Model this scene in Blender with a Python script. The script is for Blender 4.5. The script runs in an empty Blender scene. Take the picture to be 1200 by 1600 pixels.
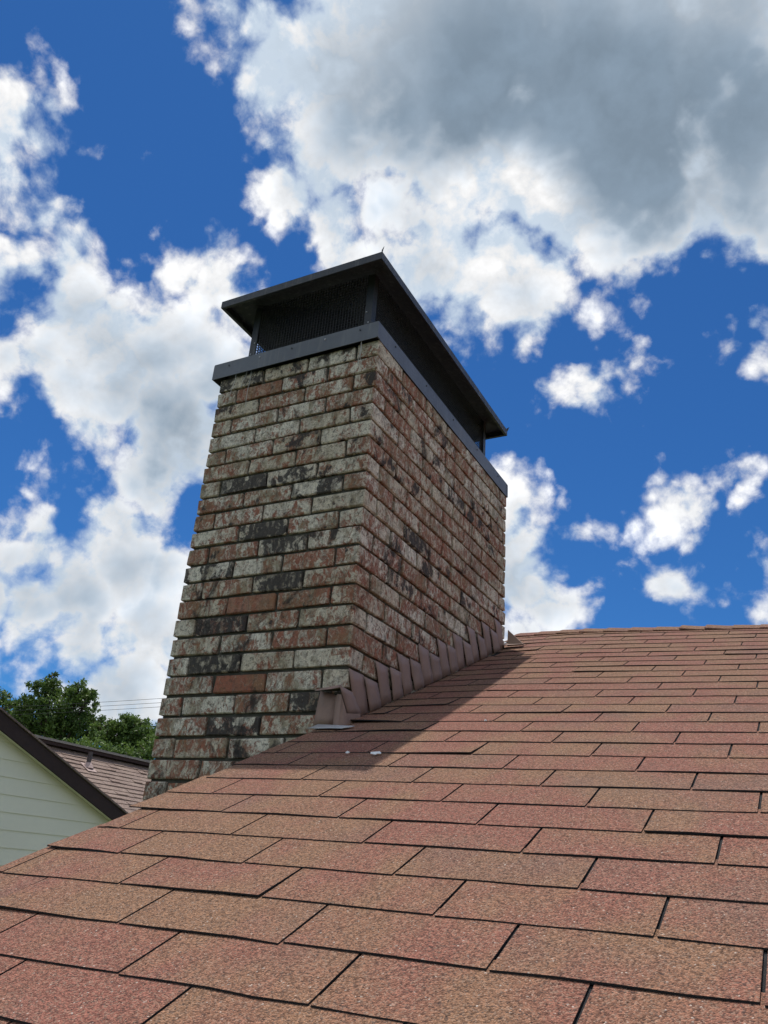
import bpy, bmesh, math, random
import numpy as np
from mathutils import Vector, Matrix

random.seed(7); rng = np.random.default_rng(7)
scene = bpy.context.scene
COL = scene.collection
GZ = 3.0                                   # ground is z = 0; survey heights below are given from a point 3 m up

# ------------------------------------------------------------------ camera
cam_d = bpy.data.cameras.new('camera'); cam = bpy.data.objects.new('camera', cam_d); COL.objects.link(cam)
CAM = Vector((1.00704, -1.05860, 0.09081 + GZ))
CR = Vector((0.885553, 0.458821, 0.072664)); CU = Vector((0.134177, -0.402388, 0.905583)); CF = Vector((-0.444739, 0.792191, 0.417900))
cam.matrix_world = Matrix(((CR.x, CU.x, -CF.x, CAM.x), (CR.y, CU.y, -CF.y, CAM.y), (CR.z, CU.z, -CF.z, CAM.z), (0, 0, 0, 1)))
cam_d.sensor_fit = 'VERTICAL'; cam_d.sensor_height = 32.0; cam_d.lens = 1253.49 / 1600 * 32.0
cam_d.clip_start = 0.02; cam_d.clip_end = 4000
scene.camera = cam

# ------------------------------------------------------------------ exposure
scene.view_settings.view_transform = 'Standard'; scene.view_settings.look = 'None'
scene.view_settings.exposure = 0.0; scene.view_settings.gamma = 1.0
scene.view_settings.use_curve_mapping = False
scene.render.engine = 'CYCLES'
scene.cycles.use_adaptive_sampling = True; scene.cycles.adaptive_threshold = 0.012; scene.cycles.adaptive_min_samples = 12
scene.cycles.max_bounces = 6; scene.cycles.diffuse_bounces = 4

# ------------------------------------------------------------------ sun
SUN = Vector((-0.162, 0.192, 0.968)).normalized()
sl = bpy.data.lights.new('sun', 'SUN'); sl.energy = 3.7; sl.angle = math.radians(0.53); sl.color = (1.0, 0.955, 0.88)
so = bpy.data.objects.new('sun', sl); COL.objects.link(so); so.location = (0, 0, 30)
so.rotation_euler = SUN.to_track_quat('Z', 'Y').to_euler()

# ------------------------------------------------------------------ sky with cumulus: directions (x, y, z) and angular sizes of the cloud banks
COVER = [(-0.261,0.526,0.809,0.167), (-0.110,0.613,0.782,0.188), (-0.352,0.491,0.797,0.111), (-0.398,0.460,0.794,0.070), (-0.418,0.419,0.806,0.048), (-0.446,0.377,0.812,0.026), (-0.448,0.487,0.750,0.034), (-0.402,0.532,0.745,0.081), (-0.449,0.530,0.719,0.044), (-0.439,0.574,0.692,0.033), (-0.429,0.607,0.669,0.028), (-0.315,0.665,0.677,0.074), (-0.304,0.702,0.644,0.047), (-0.358,0.661,0.659,0.029), (-0.249,0.703,0.666,0.081), (-0.200,0.721,0.664,0.033), (-0.149,0.712,0.686,0.044), (-0.099,0.701,0.706,0.049), (-0.030,0.696,0.717,0.071), (0.021,0.726,0.688,0.068), (0.019,0.674,0.738,0.122), (-0.010,0.601,0.799,0.119), (-0.173,0.482,0.859,0.134), (-0.050,0.502,0.863,0.142), (-0.287,0.417,0.862,0.091), (-0.291,0.733,0.614,0.005), (-0.170,0.759,0.629,0.002), (-0.004,0.813,0.583,0.007), (0.013,0.820,0.572,0.015), (-0.228,0.803,0.551,0.005), (-0.211,0.805,0.555,0.008), (-0.193,0.809,0.555,0.008), (-0.174,0.810,0.560,0.006), (-0.155,0.810,0.566,0.004), (-0.136,0.808,0.573,0.001), (-0.211,0.816,0.538,0.002), (-0.121,0.900,0.418,0.013), (-0.100,0.902,0.420,0.010), (-0.097,0.916,0.390,0.006), (-0.046,0.925,0.378,0.008), (-0.030,0.934,0.356,0.018), (-0.028,0.945,0.325,0.007), (-0.049,0.893,0.448,0.001), (-0.034,0.901,0.433,0.001), (-0.144,0.929,0.340,0.012), (-0.123,0.934,0.335,0.013), (-0.102,0.936,0.336,0.013), (-0.083,0.939,0.335,0.008), (-0.044,0.954,0.297,0.008), (-0.234,0.887,0.399,0.001), (-0.310,0.847,0.431,0.024), (-0.316,0.866,0.388,0.048), (-0.310,0.885,0.348,0.057), (-0.281,0.900,0.334,0.040), (-0.251,0.914,0.319,0.021), (-0.305,0.908,0.287,0.020), (-0.638,0.337,0.692,0.039), (-0.655,0.313,0.688,0.041), (-0.632,0.361,0.686,0.024), (-0.683,0.347,0.643,0.029), (-0.682,0.317,0.659,0.041), (-0.653,0.357,0.668,0.029), (-0.663,0.339,0.668,0.038), (-0.674,0.388,0.629,0.029), (-0.672,0.428,0.604,0.035), (-0.708,0.417,0.570,0.042), (-0.686,0.462,0.562,0.059), (-0.667,0.508,0.545,0.067), (-0.743,0.447,0.498,0.041), (-0.724,0.468,0.507,0.042), (-0.642,0.547,0.538,0.062), (-0.600,0.573,0.558,0.057), (-0.556,0.548,0.625,0.038), (-0.556,0.525,0.644,0.019), (-0.584,0.518,0.625,0.012), (-0.544,0.580,0.607,0.034), (-0.636,0.599,0.487,0.076), (-0.673,0.550,0.494,0.052), (-0.587,0.612,0.529,0.061), (-0.606,0.647,0.463,0.046), (-0.669,0.607,0.428,0.039), (-0.703,0.552,0.449,0.029), (-0.743,0.385,0.548,0.052), (-0.772,0.413,0.482,0.067), (-0.704,0.510,0.494,0.043), (-0.726,0.568,0.389,0.022), (-0.711,0.599,0.368,0.031), (-0.764,0.562,0.318,0.032), (-0.783,0.543,0.302,0.032), (-0.705,0.634,0.319,0.059), (-0.737,0.616,0.280,0.054), (-0.771,0.585,0.250,0.050), (-0.672,0.671,0.313,0.044), (-0.687,0.683,0.250,0.052), (-0.739,0.638,0.214,0.044), (-0.711,0.680,0.182,0.057), (-0.785,0.581,0.216,0.027), (-0.808,0.532,0.254,0.061), (-0.762,0.624,0.175,0.028), (-0.668,0.703,0.243,0.045)]
GAP = [(-0.663,0.354,0.659,0.010), (-0.724,0.420,0.547,0.007), (-0.755,0.504,0.420,0.041), (-0.763,0.467,0.447,0.020), (-0.665,0.647,0.373,0.012), (-0.380,0.588,0.714,0.010), (-0.368,0.619,0.694,0.015), (-0.787,0.591,0.179,0.027), (-0.420,0.643,0.641,0.008), (-0.369,0.600,0.709,0.012)]
THICK = [(-0.330,0.547,0.769,0.104), (-0.231,0.566,0.791,0.148), (-0.114,0.627,0.770,0.170), (-0.006,0.645,0.764,0.135), (-0.123,0.685,0.718,0.048), (-0.004,0.725,0.688,0.051), (-0.304,0.616,0.727,0.065), (-0.217,0.725,0.654,0.018), (-0.626,0.631,0.458,0.085), (-0.656,0.576,0.487,0.052), (-0.597,0.615,0.515,0.054), (-0.680,0.664,0.311,0.053), (-0.767,0.577,0.281,0.035), (-0.747,0.614,0.253,0.043), (-0.725,0.666,0.176,0.050), (-0.297,0.896,0.330,0.035), (-0.118,0.939,0.324,0.016), (-0.052,0.931,0.361,0.015), (-0.724,0.468,0.507,0.035), (-0.685,0.474,0.553,0.025)]
THIN = [(-0.233,0.658,0.716,0.068), (-0.272,0.646,0.713,0.043), (-0.190,0.714,0.674,0.029)]

class NT:
    """small helper to write node trees as expressions"""
    def __init__(s, tree): s.t = tree; s.n = tree.nodes; s.l = tree.links
    def put(s, sock, v):
        if isinstance(v, bpy.types.NodeSocket): s.l.new(v, sock)
        elif v is not None: sock.default_value = v
    def new(s, typ, **kw):
        n = s.n.new(typ)
        for k, v in kw.items(): setattr(n, k, v)
        return n
    def m(s, op, a, b=None, c=None, clamp=False):
        n = s.new('ShaderNodeMath', operation=op, use_clamp=clamp)
        for i, v in enumerate((a, b, c)): s.put(n.inputs[i], v)
        return n.outputs[0]
    def v(s, op, a, b=None, scale=None):
        n = s.new('ShaderNodeVectorMath', operation=op)
        s.put(n.inputs[0], a)
        if b is not None: s.put(n.inputs[1], b)
        if scale is not None: s.put(n.inputs['Scale'], scale)
        return n.outputs['Value'] if op in ('DISTANCE', 'LENGTH', 'DOT_PRODUCT') else n.outputs[0]
    def noise(s, vec, scale, detail=4, rough=.55, dist=0, col=False, lac=2.0):
        n = s.new('ShaderNodeTexNoise'); s.put(n.inputs['Vector'], vec)
        n.inputs['Scale'].default_value = scale; n.inputs['Detail'].default_value = detail
        n.inputs['Roughness'].default_value = rough; n.inputs['Distortion'].default_value = dist; n.inputs['Lacunarity'].default_value = lac
        return n.outputs['Color' if col else 'Fac']
    def voro(s, vec, scale, feature='F1', out='Distance', rand=1.0, detail=0, rough=.5):
        n = s.new('ShaderNodeTexVoronoi', feature=feature); s.put(n.inputs['Vector'], vec)
        n.inputs['Scale'].default_value = scale; n.inputs['Randomness'].default_value = rand
        n.inputs['Detail'].default_value = detail; n.inputs['Roughness'].default_value = rough
        return n.outputs[out]
    def step(s, x, lo, hi, a=0.0, b=1.0, smooth=True):
        n = s.new('ShaderNodeMapRange', interpolation_type='SMOOTHSTEP' if smooth else 'LINEAR')
        for k, v in zip(('Value', 'From Min', 'From Max', 'To Min', 'To Max'), (x, lo, hi, a, b)): s.put(n.inputs[k], v)
        return n.outputs[0]
    def mix(s, f, a, b, mode='MIX'):
        n = s.new('ShaderNodeMix', data_type='RGBA', blend_type=mode)
        s.put(n.inputs[0], f)
        for i, v in ((6, a), (7, b)):
            s.put(n.inputs[i], v if isinstance(v, bpy.types.NodeSocket) else (tuple(v) + (1.0,))[:4])
        return n.outputs[2]

world = bpy.data.worlds.new('World'); scene.world = world; world.use_nodes = True
wt = NT(world.node_tree); wt.n.clear()
sky = wt.new('ShaderNodeTexSky', sky_type='NISHITA'); sky.sun_disc = False
sky.sun_elevation = math.asin(SUN.z); sky.sun_rotation = math.atan2(SUN.x, SUN.y)
sky.altitude = 200; sky.air_density = 1.0; sky.dust_density = 0.15; sky.ozone_density = 3.0
dirv = wt.v('NORMALIZE', wt.new('ShaderNodeTexCoord').outputs['Generated'])
def centred(c, k): return wt.v('SCALE', wt.v('SUBTRACT', c, (.5, .5, .5)), scale=k)
warp = centred(wt.noise(dirv, 7, 5, .55, col=True), .045)
dw = wt.v('ADD', dirv, warp)
dw2 = wt.v('ADD', dirv, wt.v('SCALE', warp, scale=.8))
dw = wt.v('ADD', dw, centred(wt.noise(dw, 26, 2, .6, col=True), .03))
def union(bl, vec):
    acc = None
    for x, y, z, r in bl:
        d = wt.m('SUBTRACT', r, wt.v('DISTANCE', vec, (x, y, z)))
        acc = d if acc is None else wt.m('MAXIMUM', acc, d)
    return acc
view = (-.4447, .7922, .4179)
cover = union(COVER, dw)
# beyond the part of the sky laid out above, the same kind of broken cumulus goes on
away = wt.m('MAXIMUM', wt.m('SUBTRACT', .74, wt.v('DISTANCE', dirv, view)), 0.0)
rest = wt.m('SUBTRACT', wt.m('MULTIPLY', wt.m('SUBTRACT', wt.noise(dw, 2.6, 2, .5), .47), .8), wt.m('MULTIPLY', away, 3.0))
cover = wt.m('MAXIMUM', cover, rest)
gap = union(GAP, dw)
cover = wt.m('MINIMUM', cover, wt.m('MULTIPLY', gap, -1.0))
def billow(vec):
    n = wt.noise(vec, 12, 10, .585)
    b = wt.voro(vec, 19, 'F1', 'Distance', detail=2, rough=.55)
    return n, wt.m('SUBTRACT', n, wt.m('MULTIPLY', b, .25))
n3, n1 = billow(dw2)
field = wt.m('ADD', cover, wt.m('MULTIPLY', wt.m('SUBTRACT', n1, .215), .185))
alpha = wt.step(field, -.016, .033)
depth = wt.m('ADD', wt.m('MAXIMUM', union(THICK, dw), wt.m('SUBTRACT', rest, .13)), wt.m('MULTIPLY', wt.m('SUBTRACT', wt.noise(dw2, 6, 3, .5), .5), .16))
depth = wt.m('SUBTRACT', depth, wt.m('MULTIPLY', wt.m('MAXIMUM', wt.m('ADD', union(THIN, dw), .03), 0.0), 3.0))
thick = wt.m('MULTIPLY', wt.step(depth, -.11, .12), wt.step(field, -.01, .10))
n2 = wt.noise(wt.v('ADD', dw2, tuple(Vector((-.05, .02, .10)) * .30)), 12, 4, .5)
relief = wt.m('MULTIPLY', wt.m('ADD', wt.m('SUBTRACT', n3, n2), wt.m('SUBTRACT', n1, .33)), 1.1)
relief = wt.m('MAXIMUM', relief, -.22)
lum = wt.m('ADD', wt.step(thick, 0, 1, 8.8, 3.2, False), wt.m('MULTIPLY', relief, wt.step(thick, 0, .8, 8.5, 1.2, False)))
lum = wt.m('MULTIPLY', lum, wt.step(field, .0, .09, 1.05, .97))
ctint = wt.mix(wt.m('MAXIMUM', thick, wt.step(relief, .05, -.25, 0, .6)), (1.0, 1.0, 1.005), (.74, .98, 1.25))
cloud = wt.v('SCALE', ctint, scale=lum)
blue = wt.mix(1.0, sky.outputs[0], (.235, .58, .96), 'MULTIPLY')
skycol = wt.mix(alpha, blue, cloud)
bg = wt.new('ShaderNodeBackground'); wt.l.new(skycol, bg.inputs[0]); bg.inputs[1].default_value = 0.1
world.cycles.sampling_method = 'MANUAL'; world.cycles.sample_map_resolution = 512
wo = wt.new('ShaderNodeOutputWorld'); wt.l.new(bg.outputs[0], wo.inputs[0])

# ------------------------------------------------------------------ helpers
def link(o): COL.objects.link(o); return o
def mesh_obj(name, verts, faces, mat, parent=None, loc=(0, 0, 0), smooth=False, color=None, edge=None, n_top=0):
    me = bpy.data.meshes.new(name); me.from_pydata([tuple(v) for v in verts], [], [tuple(f) for f in faces]); me.update()
    if mat: me.materials.append(mat)
    if edge:                     # faces after the first n_top are cut edges
        me.materials.append(edge)
        for i, p in enumerate(me.polygons): p.material_index = 0 if i % edge_cycle(faces, n_top) < n_top else 1
    if smooth: me.polygons.foreach_set('use_smooth', [True] * len(me.polygons))
    o = link(bpy.data.objects.new(name, me)); o.location = loc
    if color: o.color = color
    if parent: attach(o, parent)
    return o
def world_of(o):
    m = Matrix.Translation(o.location)
    return world_of(o.parent) @ o.matrix_parent_inverse @ m if o.parent else m
def edge_cycle(faces, n_top): return max(len(faces), 1)
def attach(o, parent):
    o.parent = parent; o.matrix_parent_inverse = world_of(parent).inverted()
def empty(name, loc, label, cat, group=None):
    o = link(bpy.data.objects.new(name, None)); o.location = loc; o.empty_display_size = .1
    return tag(o, label, cat, group)
def tag(o, label=None, cat=None, group=None, kind=None):
    for k, v in (('label', label), ('category', cat), ('group', group), ('kind', kind)):
        if v: o[k] = v
    return o
class MB:
    """collects shapes for one mesh"""
    def __init__(s): s.v = []; s.f = []
    def add(s, vs, fs):
        b = len(s.v); s.v += [Vector(v) for v in vs]; s.f += [tuple(i + b for i in f) for f in fs]; return s
    def box(s, x0, x1, y0, y1, z0, z1):
        return s.add([(x0, y0, z0), (x1, y0, z0), (x1, y1, z0), (x0, y1, z0), (x0, y0, z1), (x1, y0, z1), (x1, y1, z1), (x0, y1, z1)],
                     [(0, 3, 2, 1), (4, 5, 6, 7), (0, 1, 5, 4), (1, 2, 6, 5), (2, 3, 7, 6), (3, 0, 4, 7)])
    def hexa(s, lo, hi):      # two quads, lower and upper ring
        return s.add(list(lo) + list(hi), [(0, 3, 2, 1), (4, 5, 6, 7), (0, 1, 5, 4), (1, 2, 6, 5), (2, 3, 7, 6), (3, 0, 4, 7)])
    def plate(s, pts, n, t):  # a flat polygon given thickness t along n
        n = Vector(n).normalized() * t; k = len(pts); a = [Vector(p) for p in pts]
        return s.add(a + [p + n for p in a], [tuple(range(k))[::-1], tuple(range(k, 2 * k))] + [(i, (i + 1) % k, k + (i + 1) % k, k + i) for i in range(k)])
    def tube(s, pts, r, sides=6):
        pts = [Vector(p) for p in pts]; rr = r if isinstance(r, (list, tuple)) else [r] * len(pts); vs = []; fs = []
        for i, p in enumerate(pts):
            d = (pts[min(i + 1, len(pts) - 1)] - pts[max(i - 1, 0)]).normalized()
            a = d.cross(Vector((0, 0, 1)) if abs(d.z) < .9 else Vector((1, 0, 0))).normalized(); b = d.cross(a)
            vs += [p + (a * math.cos(t) + b * math.sin(t)) * rr[i] for t in (2 * math.pi * j / sides for j in range(sides))]
        for i in range(len(pts) - 1):
            for j in range(sides):
                k = (j + 1) % sides; fs.append((i * sides + j, i * sides + k, (i + 1) * sides + k, (i + 1) * sides + j))
        fs += [tuple(range(sides))[::-1], tuple(range((len(pts) - 1) * sides, len(pts) * sides))]
        return s.add(vs, fs)
    def build(s, name, mat, parent=None, smooth=False, color=None):
        return mesh_obj(name, s.v, s.f, mat, parent, smooth=smooth, color=color)

# ------------------------------------------------------------------ materials
def material(name):
    m = bpy.data.materials.new(name); m.use_nodes = True
    return m, NT(m.node_tree), m.node_tree.nodes['Principled BSDF']
def bump(nt, bsdf, h, strength, dist=.01):
    b = nt.new('ShaderNodeBump'); b.inputs['Strength'].default_value = strength; b.inputs['Distance'].default_value = dist
    nt.l.new(h, b.inputs['Height']); nt.l.new(b.outputs[0], bsdf.inputs['Normal'])
def set_(bsdf, nt, **kw):
    for k, v in kw.items(): nt.put(bsdf.inputs[k.replace('_', ' ')], v)

def simple(name, col, rough=.6, metal=0.0, var=.25, scale=6, bumps=0.0, bscale=60, spec=.5):
    m, t, b = material(name); co = t.new('ShaderNodeTexCoord').outputs['Object']
    n = t.noise(co, scale, 6, .6); f = t.noise(co, scale * 9, 4, .6)
    k = t.m('ADD', t.m('MULTIPLY', t.m('SUBTRACT', n, .5), 2 * var), t.m('MULTIPLY', t.m('SUBTRACT', f, .5), var))
    k = t.m('ADD', k, 1.0)
    set_(b, t, Base_Color=t.v('SCALE', t.mix(0.0, col, col), scale=k), Roughness=t.step(f, .3, .7, max(rough - .08, 0), min(rough + .1, 1)), Metallic=metal, Specular_IOR_Level=spec)
    if bumps: bump(t, b, t.noise(co, bscale, 5, .6), bumps, .004)
    return m

def brick_material():
    m, t, b = material('old_brick')
    co = t.new('ShaderNodeTexCoord').outputs['Object']; oi = t.new('ShaderNodeObjectInfo')
    sep = t.new('ShaderNodeSeparateColor'); t.l.new(oi.outputs['Color'], sep.inputs[0])
    red, dark, tone = sep.outputs[0], sep.outputs[1], sep.outputs[2]
    off = t.new('ShaderNodeCombineXYZ')
    for i, k in enumerate((91.0, 57.0, 33.0)): t.put(off.inputs[i], t.m('MULTIPLY', oi.outputs['Random'], k))
    c = t.v('ADD', co, off.outputs[0])
    drag = t.v('MULTIPLY', c, (1.0, 1.0, .55))                       # wiped upright when the clay was wet
    drag = t.v('ADD', drag, t.v('SCALE', t.v('SUBTRACT', t.noise(c, 22, 3, col=True), (.5, .5, .5)), scale=.045))
    n1 = t.noise(drag, 32, 7, .68, 1.2); n2 = t.noise(t.v('ADD', drag, (5, 5, 5)), 13, 6, .62, .7); n3 = t.noise(c, 75, 5, .68); n4 = t.noise(drag, 48, 5, .7, .5)
    n5 = t.noise(t.v('ADD', c, (3, 9, 1)), 12, 4, .55, .5)
    fine = t.noise(c, 300, 3, .6)
    lime = t.mix(t.step(tone, 0, 1), (.66, .575, .435), (.80, .735, .61))
    lime = t.mix(t.step(n4, .44, .66, 0, .6), lime, (.42, .385, .32))
    lime = t.mix(t.step(n2, .48, .64, 0, .85), lime, (.31, .255, .165))
    lime = t.mix(t.step(n3, .53, .62, 0, .75), lime, (.17, .145, .115))
    wash = t.step(t.noise(t.v('ADD', drag, (2, 1, 7)), 44, 6, .7, .8), .46, .61, 1.0, .12)      # limewash left in streaks over the clay
    rmix = t.m('ADD', t.m('MULTIPLY', n1, .6), t.m('MULTIPLY', n5, .4))
    mr = t.step(rmix, t.m('SUBTRACT', .57, t.m('MULTIPLY', red, .17)), t.m('SUBTRACT', .635, t.m('MULTIPLY', red, .17)))
    mr = t.m('MULTIPLY', mr, t.m('MAXIMUM', wash, t.step(red, .95, 1.4)))
    clay = t.mix(t.step(n3, .35, .7), (.36, .105, .058), (.24, .082, .05))
    clay = t.mix(t.step(n2, .42, .62, 0, .75), clay, (.30, .165, .09))
    clay = t.mix(t.step(n4, .55, .66, 0, .7), clay, (.42, .31, .23))
    col = t.mix(t.m('MULTIPLY', mr, .92), lime, clay)
    fleck = t.step(t.noise(t.v('ADD', drag, (8, 2, 4)), 64, 5, .7, 1.5), .56, .62, 0, .75)
    col = t.mix(t.m('MULTIPLY', fleck, t.step(n5, .40, .6, .25, 1.0)), col, (.25, .105, .07))
    vein = t.step(t.m('ABSOLUTE', t.m('SUBTRACT', t.noise(t.v('ADD', c, (1, 6, 2)), 30, 4, .6, 1.5), .5)), .0, .022, .65, 0)
    col = t.mix(vein, col, (.13, .11, .085))
    dmix = t.m('ADD', t.m('MULTIPLY', n2, .5), t.m('MULTIPLY', n5, .5))
    md = t.step(dmix, t.m('SUBTRACT', .64, t.m('MULTIPLY', dark, .16)), t.m('SUBTRACT', .68, t.m('MULTIPLY', dark, .16)))
    md = t.m('MULTIPLY', md, t.step(n4, .50, .62, 1.0, .35))
    col = t.mix(t.m('MULTIPLY', md, .95), col, t.mix(n3, (.040, .036, .038), (.075, .068, .062)))
    pits = t.step(t.voro(c, 130, 'F1'), .10, .24, 1, 0); pits = t.m('MULTIPLY', pits, t.step(n3, .47, .56))
    col = t.mix(t.m('MULTIPLY', pits, .85), col, (.045, .04, .035))
    rain = t.step(t.noise(t.v('MULTIPLY', c, (1, 1, .10)), 60, 4, .65), .52, .72, 0, .45)
    col = t.mix(rain, col, (.17, .145, .12))
    # old soot and algae that have run down from the joints and from under the metal collar
    pos = t.new('ShaderNodeNewGeometry').outputs['Position']
    grime = t.noise(t.v('MULTIPLY', pos, (1, 1, .5)), 3.2, 5, .6)
    col = t.mix(t.step(grime, .54, .78, 0, .4), col, (.12, .105, .08))
    soot = t.noise(t.v('MULTIPLY', pos, (1, 1, .75)), 6.5, 6, .66, .6)
    col = t.mix(t.step(soot, .57, .68, 0, .88), col, (.040, .036, .034))
    col = t.v('SCALE', col, scale=t.step(fine, .25, .75, .82, 1.16))
    set_(b, t, Base_Color=col, Roughness=.92, Specular_IOR_Level=.2)
    h = t.m('ADD', t.m('MULTIPLY', n3, .5), t.m('ADD', t.m('MULTIPLY', mr, -.35), t.m('SUBTRACT', t.m('MULTIPLY', n1, .8), t.m('MULTIPLY', pits, .9))))
    bump(t, b, t.m('ADD', h, t.m('MULTIPLY', fine, .25)), .8, .007)
    return m

def shingle_material(name, tones, contrast=1.0, scale=420):
    m, t, b = material(name)
    co = t.new('ShaderNodeTexCoord').outputs['Object']; oi = t.new('ShaderNodeObjectInfo')
    sep = t.new('ShaderNodeSeparateColor'); t.l.new(oi.outputs['Color'], sep.inputs[0])
    blend = t.noise(t.v('MULTIPLY', co, (1.0, .55, .55)), 6.5, 3, .55)
    a = t.mix(t.step(t.m('ADD', sep.outputs[0], t.m('MULTIPLY', t.m('SUBTRACT', blend, .5), 3.6)), -.1, 1.1), tones[0], tones[1])
    a = t.mix(t.step(t.m('ADD', sep.outputs[1], t.m('MULTIPLY', t.m('SUBTRACT', t.noise(co, 4.3, 3), .5), 2.2)), .5, 1.25), a, tones[2])
    g = t.voro(co, scale, 'F1', 'Color'); gs = t.new('ShaderNodeSeparateColor'); t.l.new(g, gs.inputs[0])
    gd = t.voro(co, scale, 'F1'); clump = t.noise(co, scale * .38, 4, .75)
    k = t.m('ADD', t.step(gs.outputs[0], 0, 1, 1 - .46 * contrast, 1 + .42 * contrast, False), t.m('MULTIPLY', t.m('SUBTRACT', clump, .5), 2.3 * contrast))
    col = t.v('SCALE', a, scale=t.m('MAXIMUM', k, .12))
    col = t.mix(t.step(gs.outputs[1], .80, .84, 0, .5 * contrast), col, (.44, .30, .22))
    col = t.mix(t.step(gs.outputs[2], .86, .88, 0, .6 * contrast), col, (.06, .045, .042))
    col = t.mix(t.step(gs.outputs[1], .992, .996, 0, .5), col, (.75, .66, .58))
    col = t.mix(t.step(t.noise(co, 2.1, 5, .65), .56, .75, 0, .25), col, (.17, .125, .11))
    set_(b, t, Base_Color=col, Roughness=.88, Specular_IOR_Level=.25)
    bump(t, b, t.m('SUBTRACT', t.m('ADD', gs.outputs[0], clump), gd), .8, .003)
    return m

BRICK = brick_material()
SHINGLE = shingle_material('red_shingle', ((.285, .118, .085), (.285, .155, .092), (.235, .125, .092)))
SHINGLE_N = shingle_material('mauve_shingle', ((.235, .170, .145), (.28, .21, .175), (.17, .125, .11)), .7, 120)
MORTAR = simple('mortar', (.085, .082, .066), .95, var=.7, scale=14, bumps=.8, bscale=220, spec=.1)
FELT = simple('asphalt_felt', (.035, .035, .038), .9, var=.5, scale=40, bumps=.8, bscale=500, spec=.2)
def steel(name, col):
    m, t, b = material(name); co = t.new('ShaderNodeTexCoord').outputs['Object']
    n = t.noise(co, 4, 5, .6); f = t.noise(co, 90, 4, .65); run = t.noise(t.v('MULTIPLY', co, (1, 1, .06)), 40, 4, .65)
    c = t.v('SCALE', t.mix(0.0, col, col), scale=t.m('ADD', t.step(n, .3, .7, .82, 1.15), t.m('MULTIPLY', t.m('SUBTRACT', f, .5), .25)))
    c = t.mix(t.step(run, .52, .72, 0, .35), c, (.20, .20, .20)); c = t.mix(t.step(t.noise(co, 22, 6, .7), .62, .74, 0, .4), c, (.13, .085, .06))
    set_(b, t, Base_Color=c, Roughness=t.step(f, .3, .7, .36, .58))
    bump(t, b, t.m('ADD', t.m('MULTIPLY', t.noise(co, 7, 2, .5), 3.0), t.m('MULTIPLY', f, .05)), .35, .006); return m
SLATE = steel('slate_painted_steel', (.105, .117, .138)); SLATED = steel('shade_darkened_steel', (.030, .034, .041))  # second steel set darker than the skirt to deepen shade under the lid
WIRE = simple('black_wire', (.02, .021, .022), .5)
FLASH = simple('painted_flashing', (.27, .172, .138), .6, var=.4, scale=9, bumps=.06, bscale=25)
FLASHW = simple('bare_flashing', (.42, .42, .43), .5, metal=.2, var=.3, scale=30)
FLASHT = simple('tan_flashing', (.30, .21, .16), .55, var=.2, scale=14)
STRING = simple('sealant_string', (.5, .5, .47), .6)
SCRAP = simple('white_scrap', (.8, .8, .8), .7)
SIDING = simple('green_grey_siding', (.785, .765, .62), .6, var=.07, scale=1.2, bumps=.05, bscale=30)
TRIM = simple('dark_brown_trim', (.045, .030, .029), .8, var=.15, spec=.2)
DRIP = simple('brown_drip_edge', (.07, .05, .045), .5)
GREYCAP = simple('grey_ridge_cap', (.17, .155, .14), .85, var=.3, scale=9)
LEAD = simple('lead_pipe', (.06, .05, .05), .6)
BOOT = simple('pale_vent_boot', (.42, .31, .28), .7, var=.2)
WALLM = simple('house_brick_wall', (.30, .22, .17), .9, var=.3, scale=8)
WOOD = simple('bark', (.09, .07, .05), .95, var=.4, bumps=.5, bscale=20)
CABLE = simple('black_cable', (.03, .03, .03), .6)
def grass_mat():
    m, t, b = material('grass'); co = t.new('ShaderNodeTexCoord').outputs['Object']
    c = t.mix(t.noise(co, .4, 8, .65), (.035, .06, .018), (.10, .12, .04)); set_(b, t, Base_Color=c, Roughness=.95); bump(t, b, t.noise(co, 30, 4), .6, .03); return m
GRASS = grass_mat()
def leaf_mat():
    m, t, b = material('leaf'); at = t.new('ShaderNodeAttribute'); at.attribute_name = 'tint'
    c = t.mix(at.outputs['Fac'], (.055, .105, .025), (.22, .32, .075)); set_(b, t, Base_Color=c, Roughness=.5, Specular_IOR_Level=.4)
    tr = t.new('ShaderNodeBsdfTranslucent'); t.l.new(t.mix(.5, c, (.10, .16, .02)), tr.inputs[0])
    mx = t.new('ShaderNodeMixShader'); mx.inputs[0].default_value = .3
    t.l.new(b.outputs[0], mx.inputs[1]); t.l.new(tr.outputs[0], mx.inputs[2]); t.l.new(mx.outputs[0], t.n['Material Output'].inputs[0]); return m
LEAF = leaf_mat()

# ------------------------------------------------------------------ ground
mb = MB(); R = 1500; mb.add([(-R, -R, 0), (R, -R, 0), (R, R, 0), (-R, R, 0)], [(0, 1, 2, 3)])
tag(mb.build('ground', GRASS), kind='structure')

# ------------------------------------------------------------------ the roof we look across
TH = 0.41509; CT, ST, TT = math.cos(TH), math.sin(TH), math.tan(TH)
TAB, EX = 0.305, 0.126384
SR = 28.55 * EX; RY = SR * CT                              # ridge
CX, CY, CW, CD, CZ0, CH = -0.3818, 1.2544, 0.8123, 1.5493, 2.0346, 0.075897   # chimney corner, width, depth, first bed joint, course
SAG_ROW = [-8, 1, 6, 10, 14, 20, 24, 27, 30]; SAG_A = [0, 0, .003, .005, .009, .012, .010, .005, .002]; SAG_B = [0, 0, .007, .015, .024, .033, .040, .045, .047]
def sag(x, s):                                             # the old deck dips between its rafters
    row = s / EX + 1
    return -float(np.interp(row, SAG_ROW, SAG_A)) - float(np.interp(row, SAG_ROW, SAG_B)) * min(max(x, -.1), 1.15)
def rp(x, s, h):
    return Vector((x, s * CT - h * ST, s * ST + h * CT + sag(x, s) + GZ))
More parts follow.
